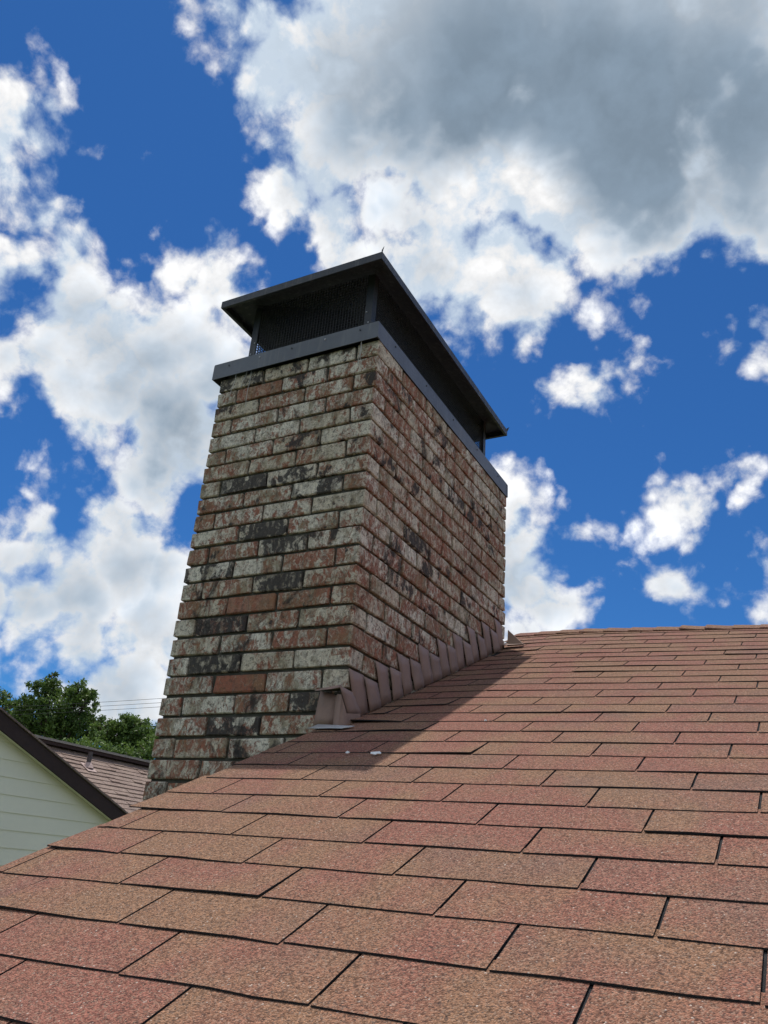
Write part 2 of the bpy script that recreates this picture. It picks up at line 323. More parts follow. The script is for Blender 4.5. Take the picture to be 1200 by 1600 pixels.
S_EAVE = -6.6 * EX; RAKE = -.455; XEND = 6.0
house = empty('house', (2.5, 2.0, 0), 'house under the red-brown shingle roof in the foreground, brick chimney on its left edge', 'house')
# walls: a gabled box whose left gable is flush with the chimney's inner face
mb = MB(); x0, x1 = CX - .005, XEND - .3; y0 = S_EAVE * CT + .35; y1 = 2 * RY - y0
prof = [(y0, 0), (y1, 0), (y1, y0 * TT + GZ - .12), (RY, RY * TT + GZ - .12), (y0, y0 * TT + GZ - .12)]
mb.add([(x0, y, z) for y, z in prof] + [(x1, y, z) for y, z in prof], [(0, 1, 2, 3, 4)[::-1], (5, 6, 7, 8, 9)] + [(i, (i + 1) % 5, 5 + (i + 1) % 5, 5 + i) for i in range(5)])
mb.build('wall', WALLM, house)
# deck: near slope follows the sag, with a slot cut out for the chimney; far slope plain
ss = sorted(set([S_EAVE + .01 + i * (SR - S_EAVE - .01) / 36 for i in range(37)] + [(CY - .012) / CT, (CY + CD + .012) / CT]))
xs = [RAKE + .012, CX + .003] + [CX + .003 + (1.4 - CX) * i / 7 for i in range(1, 8)] + [3.5, XEND]
mb = MB(); vi = {}
for i, s in enumerate(ss):
    for j, x in enumerate(xs):
        vi[i, j, 0] = len(mb.v); mb.v.append(rp(x, s, 0)); vi[i, j, 1] = len(mb.v); mb.v.append(rp(x, s, -.03))
solid = lambda i, j: 0 <= i < len(ss) - 1 and 0 <= j < len(xs) - 1 and not (j == 0 and (CY - .02) / CT < ss[i] < (CY + CD + .005) / CT)
for i in range(len(ss) - 1):
    for j in range(len(xs) - 1):
        if not solid(i, j): continue
        q = [(i, j), (i, j + 1), (i + 1, j + 1), (i + 1, j)]
        mb.f.append(tuple(vi[a, c, 0] for a, c in q)); mb.f.append(tuple(vi[a, c, 1] for a, c in q)[::-1])
        for (di, dj), (e0, e1) in {(-1, 0): (0, 1), (0, 1): (1, 2), (1, 0): (2, 3), (0, -1): (3, 0)}.items():
            if not solid(i + di, j + dj) and not (di == 1):
                a, c = q[e0], q[e1]; mb.f.append((vi[c[0], c[1], 0], vi[a[0], a[1], 0], vi[a[0], a[1], 1], vi[c[0], c[1], 1]))
def back(p): return Vector((p.x, 2 * RY - p.y, p.z))          # the far slope mirrors the near one
for j in range(len(xs) - 1):
    for i in range(0, len(ss) - 1):
        mb.add([back(rp(xs[j], ss[i], 0)), back(rp(xs[j + 1], ss[i], 0)), back(rp(xs[j + 1], ss[i + 1], 0)), back(rp(xs[j], ss[i + 1], 0))], [(3, 2, 1, 0)])
roof = mb.build('roof', FELT, house)

def tab_mesh(x0, x1, s0, nx=5, lift=(0, 0), wob=.0020, length=EX + .026):
    vs = []; fs = []; ny = 3
    e0 = random.uniform(-.002, .002); e1 = random.uniform(-.002, .002)
    sag_mid = random.uniform(-.0008, .0016)
    for j in range(ny):
        for i in range(nx):
            u = i / (nx - 1); x = x0 + (x1 - x0) * u
            if j == 0: s = s0 + e0 * (1 - u) + e1 * u + random.uniform(-wob, wob)
            else: s = s0 + length * (.35, 1.0)[j - 1]
            h = np.interp((s - s0) / length, [0, 1], [.0058, .0026])
            h += (lift[0] * (1 - u) + lift[1] * u + sag_mid * math.sin(math.pi * u)) * (1, .45, 0)[j]
            vs.append(rp(x, s, h))
    for i in range(nx):            # the butt edge
        b = rp(x0, s0, 0) - rp(x0, s0, .0029); vs.append(vs[i] + b)
    for j in (1, 2):               # side edges
        for i in (0, nx - 1): vs.append(vs[j * nx + i] + (rp(x0, s0, 0) - rp(x0, s0, .003)))
    for j in range(ny - 1):
        for i in range(nx - 1): a = j * nx + i; fs.append((a, a + 1, a + nx + 1, a + nx))
    B = ny * nx
    for i in range(nx - 1): fs.append((B + i, B + i + 1, i + 1, i))
    S = B + nx; L = [B, S, S + 2]; T = [0, nx, 2 * nx]; L2 = [B + nx - 1, S + 1, S + 3]; T2 = [nx - 1, 2 * nx - 1, 3 * nx - 1]
    for k in (0, 1):
        fs.append((L[k], T[k], T[k + 1], L[k + 1])); fs.append((T2[k], L2[k], L2[k + 1], T2[k + 1]))
    fs.append((L[0], L[2], L2[2], L2[0]))
    return vs, fs
rest_roof = MB()
for row in range(-5, 30):
    s0 = (row - 1) * EX + random.uniform(-.0012, .0012); ymid = (s0 + EX * .75) * CT
    beside = CY - .01 < ymid and s0 * CT < CY + CD - .04
    left = CX + .0045 if beside else RAKE + random.uniform(-.022, .012)
    if row == 11: left = RAKE + .02
    off = -(row - 1) * .4148 + (random.uniform(-.012, .012) if row > 7 else 0)
    ln = min(EX + .026, SR - .004 - s0)
    k = math.floor(left / TAB - off) ; x = TAB * (k + off)
    while x < XEND:
        a, bb = max(x + .0025, left), x + TAB - .0025
        if bb - a > .03 and a < XEND:
            bb = min(bb, XEND); li = [0, 0]
            if random.random() < .16: li[random.randint(0, 1)] = random.uniform(.001, .0045)
            if row == 12 and a < CX + .05: li = [.010, .002]
            if row in (3, 5) and a < -.3: li = [.004, 0]
            vs, fs = tab_mesh(a, bb, s0, 5 if bb - a > .1 else 3, li, length=ln)
            if x < 1.35 and not (row < -1):
                u = random.random(); colr = (random.uniform(.12, .9), random.uniform(0, .75), random.random(), 1)
                mesh_obj('shingle', vs, fs, SHINGLE, roof, color=colr, edge=FELT, n_top=2 * ((5 if bb - a > .1 else 3) - 1))
            else: rest_roof.add(vs, fs)
        x += TAB
# far slope, simple courses
for row in range(-5, 29):
    s = (row - 1) * EX
    for j in range(len(xs) - 1):
        f = lambda x, d, h: back(rp(x, s + d, h))
        u, w = xs[j], xs[j + 1]
        rest_roof.hexa([f(w, 0, .003), f(u, 0, .003), f(u, EX + .02, .0005), f(w, EX + .02, .0005)], [f(w, 0, .0068), f(u, 0, .0068), f(u, EX + .02, .003), f(w, EX + .02, .003)])
o = rest_roof.build('shingle_field', SHINGLE, roof, color=(.5, .4, .5, 1)); o['kind'] = 'stuff'
# ridge caps: folded tabs lapping along the ridge
x = RAKE - .01; k = 0
while x < 2.3:
    j = random.uniform(-.004, .004); ext = .15; lf = random.uniform(0, .003) + (.006 if random.random() < .15 else 0); hw = .15
    vs = []
    for xx, hh in ((x, .008 + lf), (x + .09, .007), (x + .19, .003)):
        top = rp(xx, SR, 0); top = Vector((xx, RY, top.z + .004 + hh))
        for sd in (-1, 1):
            pass
        dn = rp(xx, SR - hw, hh + .004)
        bk = Vector((xx, 2 * RY - dn.y, dn.z))
        mid = (dn + top) / 2 + Vector((0, 0, .001)); mid2 = (bk + top) / 2
        vs += [dn, mid, top + Vector((0, 0, -.004)), mid2, bk]
    n = 5; base = len(vs); vs += [v - Vector((0, 0, .006)) for v in vs]
    fs = []
    for a in (0, 1):
        for b_ in range(4): q = a * n + b_; fs += [(q, q + n, q + n + 1, q + 1), (base + q, base + q + 1, base + q + n + 1, base + q + n)]
    for b_ in range(4): fs += [(b_, b_ + 1, base + b_ + 1, base + b_), (2 * n + b_ + 1, 2 * n + b_, base + 2 * n + b_, base + 2 * n + b_ + 1)]
    for a in (0, 1): fs += [(a * n + n, a * n, base + a * n, base + a * n + n), (a * n + 4, a * n + n + 4, base + a * n + n + 4, base + a * n + 4)]
    mesh_obj('ridge_shingle', vs, fs, SHINGLE, roof, color=(random.random(), random.random() * .8 + .2, .5, 1))
    x += .127 + j; k += 1
# drip edge along the rake, in two lengths either side of the chimney
for sa, sb in ((S_EAVE, (CY - .014) / CT), ((CY + CD + .014) / CT, SR)):
    mb = MB(); n = 14
    for i in range(n):
        p, q = sa + (sb - sa) * i / n, sa + (sb - sa) * (i + 1) / n
        mb.hexa([rp(RAKE + .006, p, -.055), rp(RAKE + .0105, p, -.055), rp(RAKE + .0105, q, -.055), rp(RAKE + .006, q, -.055)], [rp(RAKE + .006, p, .0005), rp(RAKE + .0105, p, .0005), rp(RAKE + .0105, q, .0005), rp(RAKE + .006, q, .0005)])
    mb.build('drip_edge', DRIP, roof)
mb = MB(); a = [rp(RAKE + .03, S_EAVE, -.16), rp(RAKE + .055, S_EAVE, -.16), rp(RAKE + .055, (CY - .02) / CT, -.16), rp(RAKE + .03, (CY - .02) / CT, -.16)]
b_ = [rp(RAKE + .03, S_EAVE, -.032), rp(RAKE + .055, S_EAVE, -.032), rp(RAKE + .055, (CY - .02) / CT, -.032), rp(RAKE + .03, (CY - .02) / CT, -.032)]
mb.hexa(a, b_); mb.build('rake_board', TRIM, house)

# ------------------------------------------------------------------ chimney
chim = empty('chimney', (CX - CW / 2, CY + CD / 2, 0), 'tall weathered brick chimney, whitewashed red and black, rising beside the shingle roof', 'chimney')
J = .0105; BD = .098
mb = MB(); mb.box(CX - CW + .013, CX - .013, CY + .013, CY + CD - .013, 0, CZ0 + CH + GZ - .004); mb.build('mortar_core', MORTAR, chim)
cache = {}
def brick_mesh(dx, dy, variant):
    """a worn brick: bevelled box with uneven arrises, dx by dy by one course"""
    key = (round(dx, 3), round(dy, 3), variant)
    if key in cache: return cache[key]
    r = random.Random(hash(key) & 0xffff)
    bm = bmesh.new(); bmesh.ops.create_cube(bm, size=1.0)
    bmesh.ops.scale(bm, vec=(dx, dy, CH - J), verts=bm.verts)
    bmesh.ops.bevel(bm, geom=bm.edges[:], offset=.0035, segments=1, affect='EDGES')
    for v in bm.verts:
        k = .0018
        if r.random() < .10: v.co *= 1 - r.uniform(.01, .035)          # chipped arris
        v.co += Vector((r.uniform(-k, k), r.uniform(-k, k), r.uniform(-.0022, .0022)))
    me = bpy.data.meshes.new('brick'); bm.to_mesh(me); bm.free(); me.materials.append(BRICK); cache[key] = me; return me
rest_brick = MB()
n_part = 0
def lay(x0, x1, y0, y1, c, part, spec=None):
    global n_part
    z = CZ0 + CH / 2 - c * CH + GZ
    dx, dy = x1 - x0, y1 - y0
    # lengths are kept to 5 mm steps so that alike bricks share a mesh
    o = bpy.data.objects.new('brick', brick_mesh(round(dx / .005) * .005 if dx > .12 else dx, round(dy / .005) * .005 if dy > .12 else dy, random.randint(0, 5)))
    o.location = ((x0 + x1) / 2 + random.uniform(-.0012, .0012), (y0 + y1) / 2 + random.uniform(-.0012, .0012), z + random.uniform(-.001, .001))
    o.rotation_euler = (random.uniform(-.006, .006), random.uniform(-.006, .006), random.uniform(-.006, .006))
    o.scale = (1, 1, random.uniform(.955, 1.02))
    red = .20 + .82 * random.betavariate(1.7, 1.9); dark = random.betavariate(1.0, 2.4)
    if spec: red, dark = spec
    o.color = (red, dark, random.random(), 1)
    if part:
        link(o); attach(o, chim); n_part += 1
    else:
        M = Matrix.LocRotScale(o.location, o.rotation_euler, o.scale)
        rest_brick.add([M @ v.co for v in o.data.vertices], [tuple(p.vertices) for p in o.data.polygons]); bpy.data.objects.remove(o)
def splits(a, b, n, j=.004):
    e = [a + (b - a) * i / n for i in range(n + 1)]
    return [v + (random.uniform(-j, j) if 0 < i < n else 0) for i, v in enumerate(e)]
SPECIAL = {(18, 2): (2.2, 0), (19, 1): (.5, 1.5), (20, 2): (.6, 1.3), (12, 3): (.4, 1.2), (7, 3): (.0, 1.6), (7, 2): (.1, 1.0), (8, 1): (.1, 1.15), (9, 0): (.3, 1.2), (10, 2): (.1, 1.15), (11, 2): (.3, 1.2), (15, 3): (.8, 1.4),
           (16, 3): (.5, .2), (14, 1): (1.1, .1), (14, 2): (1.3, .1), (16, 0): (1.0, 0), (16, 1): (1.0, .1), (1, 3): (1.2, 0), (2, 1): (.8, .2), (0, 1): (.3, .9), (0, 2): (.3, .8), (0, 3): (.2, 1.2), (17, 3): (.2, 1.3), (13, 2): (.2, 1.3)}
last = int((CZ0 + GZ) / CH) - 1
for c in range(0, last):
    zt = CZ0 - c * CH; part_a = c <= 25
    ev = c % 2 == 0
    # near face, from the corner leftward
    if ev: e = splits(CX - BD - J, CX - CW, 3); ea = [(e[i + 1] + (J if i < 2 else 0), e[i]) for i in range(3)]
    else:  e = splits(CX, CX - CW + BD + J, 3); ea = [(e[i + 1] + (J if i < 2 else 0), e[i]) for i in range(3)]
    for i, (a, b_) in enumerate(ea): lay(a, b_, CY, CY + BD, c, part_a, SPECIAL.get((c, i + 1)))
    # inner face, front to back; only what stands clear of the roof is laid singly
    if ev: e = splits(CY, CY + CD - BD - J, 6)
    else:  e = splits(CY + BD + J, CY + CD, 6)
    for i in range(6):
        y0, y1 = e[i], e[i + 1] - (J if i < 5 else 0)
        clear = zt + CH > y0 * TT - .01
        if clear or (i == 0 and ev and part_a): lay(CX - BD, CX, y0, y1, c, True, SPECIAL.get((c, 0)) if i == 0 and ev else (.28 + .80 * random.betavariate(2.0, 1.6), random.betavariate(1.3, 1.9)))  # inner-face bricks set redder: light bounced off the roof put into their colour
        elif i == 0: lay(CX - BD, CX, y0, y1, c, False)
    # back and outer faces
    if ev: e = splits(CX, CX - CW + BD + J, 3)
    else:  e = splits(CX - BD - J, CX - CW, 3)
    for i in range(3): lay(e[i + 1] + (J if i < 2 else 0), e[i], CY + CD - BD, CY + CD, c, False)
    if ev: e = splits(CY + BD + J, CY + CD, 6)
    else:  e = splits(CY, CY + CD - BD - J, 6)
    for i in range(6): lay(CX - CW, CX - CW + BD, e[i], e[i + 1] - (J if i < 5 else 0), c, (not ev) and i == 0 and part_a, SPECIAL.get((c, 4)))
o = rest_brick.build('brickwork', BRICK, chim, color=(.5, .35, .5, 1)); o['kind'] = 'stuff'
print('bricks as parts', n_part)

# step flashing: plates square to the slope, tops cut level with the courses
def roofz(y): return y * TT
def sheet(name, q, n, mat, dent=.0016, label=None):
    """a thin hand-bent sheet: q = four corners, dented over a 4 x 5 grid, with a back face"""
    q = [Vector(v) for v in q]; n = Vector(n).normalized(); vs = []; nu, nv = 4, 5
    for j in range(nv):
        for i in range(nu):
            u, v = i / (nu - 1), j / (nv - 1)
            p = q[0].lerp(q[1], u).lerp(q[3].lerp(q[2], u), v); vs.append(p + n * random.uniform(-dent, dent))
    k = len(vs); vs += [v - n * .0016 for v in vs]; fs = []
    for j in range(nv - 1):
        for i in range(nu - 1):
            a = j * nu + i; fs += [(a, a + 1, a + nu + 1, a + nu), (k + a, k + a + nu, k + a + nu + 1, k + a + 1)]
    rim = [i for i in range(nu)] + [j * nu + nu - 1 for j in range(1, nv)] + [(nv - 1) * nu + i for i in range(nu - 2, -1, -1)] + [j * nu for j in range(nv - 2, 0, -1)]
    for a, b in zip(rim, rim[1:] + rim[:1]): fs.append((b, a, k + a, k + b))
    o = mesh_obj(name, vs, fs, mat, chim, smooth=True)
    if label: o['label'] = label
    return o
dyp = CH / TT / 2
for j in range(int(CD / dyp) + 1):
    y = CY + .066 + j * dyp; top = CZ0 - (17 - j // 2) * CH - .005 + random.uniform(-.007, .003)
    if y + .02 > CY + CD: break
    w = dyp * random.uniform(.88, .97); k = TT * .95 + random.uniform(-.07, .07); x = CX + .005 + .004 * (j % 2)
    yb0, yb1 = y, min(y + w, CY + CD + .004); zb0, zb1 = roofz(yb0) + .003, roofz(yb1) + .003
    t0, t1 = max(top - zb0, .03), max(top - zb1, .03); k2 = k + random.uniform(-.05, .02)
    o1, o2 = random.uniform(.002, .009), random.uniform(.002, .009)
    sheet('step_flashing', [(x + o1, yb0, zb0 + GZ), (x + o2, yb1, zb1 + GZ), (x + random.uniform(0, .003), yb1 - t1 * k2, top + random.uniform(-.004, .003) + GZ), (x + random.uniform(0, .002), yb0 - t0 * k, top + GZ)], (1, 0, 0), FLASH)
# crumpled corner pieces at the low end
C = lambda x, y, z: (CX + x, CY + y, z + GZ)
sheet('corner_flashing', [C(-.112, -.008, .545), C(-.030, -.010, .548), C(-.028, -.010, .646), C(-.096, -.008, .664)], (0, -1, 0), FLASH, .001, 'flat apron plate at the foot of the near corner')
sheet('flashing_lip', [C(-.088, -.056, .655), C(.004, -.052, .662), C(-.010, -.008, .684), C(-.100, -.006, .673)], (0, 0, 1), FLASH, .0015, 'dark folded lip over the corner flashing')
sheet('corner_flashing', [C(.012, .010, .580), C(.016, .088, .605), C(.010, .026, .664), C(.008, -.056, .668)], (1, 0, 0), FLASH, .001)
cols = [(-.032, -.012, .546, .637), (-.012, -.034, .536, .645), (.010, -.044, .532, .640), (.018, -.012, .545, .585), (.022, .072, .584, .600)]
vs = []
for x, y, za, zb_ in cols: vs += [C(x, y, za), C(x, y, zb_)]
fs = [(2 * i, 2 * i + 2, 2 * i + 3, 2 * i + 1) for i in range(4)]; m_ = len(vs); vs += [(a - .001, b_ + .0014, c_) for a, b_, c_ in vs]
fs += [tuple(m_ + i for i in f)[::-1] for f in fs]
mesh_obj('corner_flashing', vs, fs, FLASH, chim, smooth=True)
sheet('flashing_foot', [rp(CX - .082, 1.285, .013), rp(CX + .055, 1.272, .014), rp(CX + .082, 1.308, .012), rp(CX - .078, 1.345, .012)], (0, -ST, CT), FLASHW, .001, 'pale bare metal foot under the corner flashing')
# sunlit piece behind the far corner
yb = CY + CD
mb = MB(); mb.plate([(CX + .012, yb + .004, roofz(yb) + .01 + GZ), (CX + .10, yb + .012, roofz(yb) + .012 + GZ), (CX + .085, yb + .02, roofz(yb) + .03 + GZ), (CX + .012, yb + .012, roofz(yb) + .10 + GZ)], (0, 1, 0), .002)
tag(mb.build('back_flashing', FLASHT, chim), 'sunlit tan flashing behind the far corner')
mb = MB(); mb.plate([(CX + .004, yb - .06, roofz(yb - .06) + .022 + GZ), (CX + .11, yb - .05, roofz(yb - .05) + .020 + GZ), (CX + .10, yb + .015, roofz(yb) + .018 + GZ), (CX + .004, yb + .01, roofz(yb) + .022 + GZ)], (0, -ST, CT), .002)
mb.build('back_flashing', FLASH, chim)

# ------------------------------------------------------------------ chimney cap
SX0, SX1, SY0, SY1, SZ0, SZ1 = CX - CW - .034, CX + .006, CY - .022, CY + CD + .004, 2.103 + GZ, 2.181 + GZ
LX0, LX1, LY0, LY1, LZ0, LZ1 = CX - CW - .037, CX + .010, CY - .052, CY + CD - .022, 2.490 + GZ, 2.527 + GZ
cap = empty('chimney_cover', ((SX0 + SX1) / 2, (SY0 + SY1) / 2, SZ0), 'dark slate metal chimney cap with mesh sides and hipped lid on the brick chimney', 'chimney cap')
mb = MB(); t = .0025
for a in ((SX0, SX1, SY0, SY0 + t), (SX0, SX1, SY1 - t, SY1), (SX0, SX0 + t, SY0 + t, SY1 - t), (SX1 - t, SX1, SY0 + t, SY1 - t)): mb.box(*a, SZ0, SZ1 - .0005)
mb.box(SX0, SX1, SY0, SY1, SZ1 - .0005, SZ1 + .0025)
sk = mb.build('skirt', SLATE, cap)
for x, y in ((SX1, SY0), (SX0, SY0), (SX1, SY1)):
    mb = MB(); sx = 1 if x == SX1 else -1; sy = -1 if y == SY0 else 1
    mb.box(min(x, x + sx * .0018), max(x, x + sx * .0018), min(y, y - sy * .022), max(y, y - sy * .022), SZ0 + .002, SZ1 - .002); mb.build('corner_seam', SLATE, sk)
for i in range(5):               # sheet-metal screws along the near and inner sides of the skirt
    m2 = MB(); fx = SX0 + (SX1 - SX0) * (i + .5) / 5; m2.tube([(fx, SY0 - .003, SZ1 - .020), (fx, SY0 + .001, SZ1 - .020)], .0042, 7); m2.build('screw', FLASHW if i % 2 else SLATED, sk)
    m2 = MB(); fy = SY0 + (SY1 - SY0) * (i + .5) / 5; m2.tube([(SX1 + .003, fy, SZ1 - .020), (SX1 - .001, fy, SZ1 - .020)], .0042, 7); m2.build('screw', SLATED, sk)
IN = .100; PX0, PX1, PY0, PY1 = SX0 + IN, SX1 - IN, SY0 + IN, SY1 - IN
for x, sx in ((PX0, 1), (PX1, -1)):
    for y, sy in ((PY0, 1), (PY1, -1)):
        mb = MB(); w = .035; t = .003
        mb.box(min(x, x + sx * w), max(x, x + sx * w), min(y, y + sy * t), max(y, y + sy * t), SZ1 + .002, LZ1 + .02)
        mb.box(min(x, x + sx * t), max(x, x + sx * t), min(y + sy * t, y + sy * w), max(y + sy * t, y + sy * w), SZ1 + .002, LZ1 + .02)
        po = mb.build('post', SLATED, cap)
        if y == PY0:
            for zz, dx in ((.10, .012), (.055, .02), (.16, .026)):
                m2 = MB(); m2.tube([(x + sx * dx, y - .0035, SZ1 + zz), (x + sx * dx, y + .001, SZ1 + zz)], .0035, 6); m2.build('rivet', FLASHW, po)
def screen(p, q, horizontal_axis):
    """woven wire panel between two posts"""
    mb = MB(); sp = .0150; r = .0011; z0, z1 = SZ1 + .002, LZ1 + .03
    L = (q[0] - p[0]) if horizontal_axis == 'x' else (q[1] - p[1]); n = int(L / sp)
    for i in range(n + 1):
        d = i * sp + random.uniform(-.0006, .0006)
        if horizontal_axis == 'x': mb.box(p[0] + d - r, p[0] + d + r, p[1] - r, p[1] + r, z0, z1)
        else: mb.box(p[0] - r, p[0] + r, p[1] + d - r, p[1] + d + r, z0, z1)
    k = 0; z = z0 + sp
    while z < z1 - .003:
        if horizontal_axis == 'x': mb.box(p[0], q[0], p[1] + r + .0002, p[1] + 3 * r, z - r, z + r)
        else: mb.box(p[0] + r + .0002, p[0] + 3 * r, p[1], q[1], z - r, z + r)
        z += sp
    return tag(mb.build('wire_screen', WIRE, cap), kind='stuff')
screen((PX0 + .004, PY0 + .006), (PX1 - .004, PY0 + .006), 'x'); screen((PX0 + .004, PY1 - .008), (PX1 - .004, PY1 - .008), 'x')
screen((PX1 - .008, PY0 + .006), (PX1 - .008, PY1 - .006), 'y'); screen((PX0 + .006, PY0 + .006), (PX0 + .006, PY1 - .006), 'y')
# lid: hipped sheet with a turned-down edge
mx, hh = (LX0 + LX1) / 2, .135; ra, rb = (mx, LY0 + .42, LZ1 + hh), (mx, LY1 - .42, LZ1 + hh)
c4 = [(LX0, LY0, LZ1), (LX1, LY0, LZ1), (LX1, LY1, LZ1), (LX0, LY1, LZ1)]
vs = c4 + [ra, rb]; fs = [(0, 1, 4), (1, 2, 5, 4), (2, 3, 5), (3, 0, 4, 5)]
mb = MB(); mb.add(vs, fs)
i_ = .0026; c4b = [(LX0 + i_, LY0 + i_, LZ1 - .003), (LX1 - i_, LY0 + i_, LZ1 - .003), (LX1 - i_, LY1 - i_, LZ1 - .003), (LX0 + i_, LY1 - i_, LZ1 - .003)]
mb.add(c4b + [(ra[0], ra[1], ra[2] - .004), (rb[0], rb[1], rb[2] - .004)], [f[::-1] for f in fs])
lid = mb.build('lid', SLATED, cap)
mb = MB(); t = .0026
for a in ((LX0, LX1, LY0, LY0 + t), (LX0, LX1, LY1 - t, LY1), (LX0, LX0 + t, LY0 + t, LY1 - t), (LX1 - t, LX1, LY0 + t, LY1 - t)): mb.box(*a, LZ0, LZ1 - .0005)
for a in ((LX0 + t, LX1 - t, LY0 + t, LY0 + .014), (LX0 + t, LX1 - t, LY1 - .014, LY1 - t), (LX0 + t, LX0 + .014, LY0 + .014, LY1 - .014), (LX1 - .014, LX1 - t, LY0 + .014, LY1 - .014)): mb.box(*a, LZ0 + .001, LZ0 + .003)
mb.build('drip_flange', SLATED, lid)
for x, y, dx, dy in ((LX1, LY0, .009, -.003), (LX1, LY1, .010, .006)):
    mb = MB(); mb.plate([(x - dx * .6, y - dy, LZ1 - .008), (x + dx * .2, y + dy * .3, LZ1 - .006), (x + dx, y + dy, LZ1 + .022), (x - dx * .4, y - dy * .5, LZ1 + .010)], (dy, -dx, 0), .0016); mb.build('folded_tab', SLATED, lid)
# strings of old sealant under the skirt
for x, z1_, dx, y in ((CX - .070, 1.965, -.004, CY - .020), (CX - .072, 1.992, .006, CY - .016), (CX - .715, 1.955, -.012, CY - .018), (CX - .635, 1.92, .0, CY - .012), (CX - .655, 2.02, -.02, CY - .016)):
    mb = MB(); pts = [(x + dx * i / 7 + random.uniform(-.001, .001), y + .004 * math.sin(i), SZ0 + .006 - (SZ0 + .006 - z1_ - GZ) * i / 7) for i in range(8)]
    mb.tube(pts, .0011, 5); mb.build('sealant_string', STRING, cap, smooth=True)

# ------------------------------------------------------------------ scraps on the shingles
for x, s, k, lab in ((-.055, .985, .8, 'larger torn white scrap lying on the shaded shingles below the chimney'), (-.148, .992, .4, 'tiny white scrap on shaded shingle left of the larger scrap'), (.115, 1.38, .22, 'tiny pale scrap on the shaded shingles beside the step flashing')):
    vs = []; n = 9
    for i in range(n):
        a = 2 * math.pi * i / n; r = k * random.uniform(.005, .017); vs.append(rp(x + 1.5 * r * math.cos(a), s + r * math.sin(a), .0095 + random.uniform(0, .004) * k))
    vs.append(rp(x, s, .0145)); vs += [v - Vector((0, 0, .0012)) for v in vs]
    fs = [(i, (i + 1) % n, n) for i in range(n)] + [((i + 1) % n + n + 1, i + n + 1, 2 * n + 1) for i in range(n)] + [(i, n + 1 + i, n + 1 + (i + 1) % n, (i + 1) % n) for i in range(n)]
    tag(mesh_obj('white_scrap', vs, fs, SCRAP), lab, 'scrap', 'white scraps on the roof')

# ------------------------------------------------------------------ neighbour's house
nb = empty('neighbour_house', (-9.5, 6.0, 0), 'neighbouring house with pale green-grey lap siding gable and mauve shingle roof', 'house')
WX = -7.05; FXX = -6.90; SL = .393
FZ = lambda y: 1.490 - SL * (y - 4.83)                             # top of rake board at its own plane
APEX = 2.4; EAVE_Y = 8.0
LAP = .178
mb = MB(); prof = [(2 * APEX - EAVE_Y + .3, 0), (EAVE_Y - .3, 0), (EAVE_Y - .3, FZ(EAVE_Y - .3) + GZ - .15), (APEX, FZ(APEX) + GZ - .15), (2 * APEX - EAVE_Y + .3, FZ(EAVE_Y - .3) + GZ - .15)]
xa, xb = -12.0, WX
mb.add([(xa, y, z) for y, z in prof] + [(xb, y, z) for y, z in prof], [(0, 1, 2, 3, 4)[::-1], (5, 6, 7, 8, 9)] + [(i, (i + 1) % 5, 5 + (i + 1) % 5, 5 + i) for i in range(5)])
mb.box(-13.4, -7.9, EAVE_Y - .6, 17.6, 0, 3.45)
mb.build('wall', SIDING, nb)
z = 1.19 + .0908 * 0 + LAP * 5 ; zs = []
def board(z, ya, yb):
    """one lap: lower edge stands proud; right end follows the rake"""
    top = z + LAP + .012
    def right(zz): return min(yb, 4.83 + (1.490 - .10 - zz) / SL)
    def leftf(zz): return max(ya, 2 * APEX - (4.83 + (1.490 - .10 - zz) / SL))
    if right(top) < leftf(top) + .02: return
    mb = MB(); mb.hexa([(WX + .002, leftf(z), z + GZ), (WX + .017, leftf(z), z + GZ), (WX + .017, right(z), z + GZ), (WX + .002, right(z), z + GZ)],
                       [(WX + .001, leftf(top), top + GZ), (WX + .006, leftf(top), top + GZ), (WX + .006, right(top), top + GZ), (WX + .001, right(top), top + GZ)])
    mb.build('siding_board', SIDING, nb)
zl = 1.199
for k in range(-5, 22):
    z = zl - k * LAP
    if z < -2.85: break
    if k in (5, 9, 12): board(z, -4, 5.07 + .4 * (k - 5)); board(z, 5.0735 + .4 * (k - 5), 9)
    elif k in (2,): board(z, -4, 4.2); board(z, 4.203, 9)
    else: board(z, -4, 9)
for sgn in (1, -1):
    mb = MB(); a, e = APEX, EAVE_Y + .35
    yy = lambda y: y if sgn > 0 else 2 * APEX - y
    top = [(FXX - .03, yy(a), FZ(a) + GZ), (FXX, yy(a), FZ(a) + GZ), (FXX, yy(e), FZ(e) + GZ), (FXX - .03, yy(e), FZ(e) + GZ)]
    mb.hexa([(x, y, z - .165) for x, y, z in top], top); mb.build('rake_board', TRIM, nb)
    mb = MB(); st = [(FXX + .02, yy(a), FZ(a) + GZ + .003), (-12.2, yy(a), FZ(a) + GZ + .003), (-12.2, yy(e), FZ(e) + GZ + .003), (FXX + .02, yy(e), FZ(e) + GZ + .003)]
    mb.hexa(st, [(x, y, z + .022) for x, y, z in st]); mb.build('gable_roof', SHINGLE_N, nb, color=(.4, .8, .5, 1))
    mb = MB(); sf = [(FXX - .031, yy(a), FZ(a) + GZ - .145), (WX + .018, yy(a), FZ(a) + GZ - .145), (WX + .018, yy(e), FZ(e) + GZ - .145), (FXX - .031, yy(e), FZ(e) + GZ - .145)]
    mb.hexa(sf, [(x, y, z + .012) for x, y, z in sf]); mb.build('soffit', SIDING, nb)
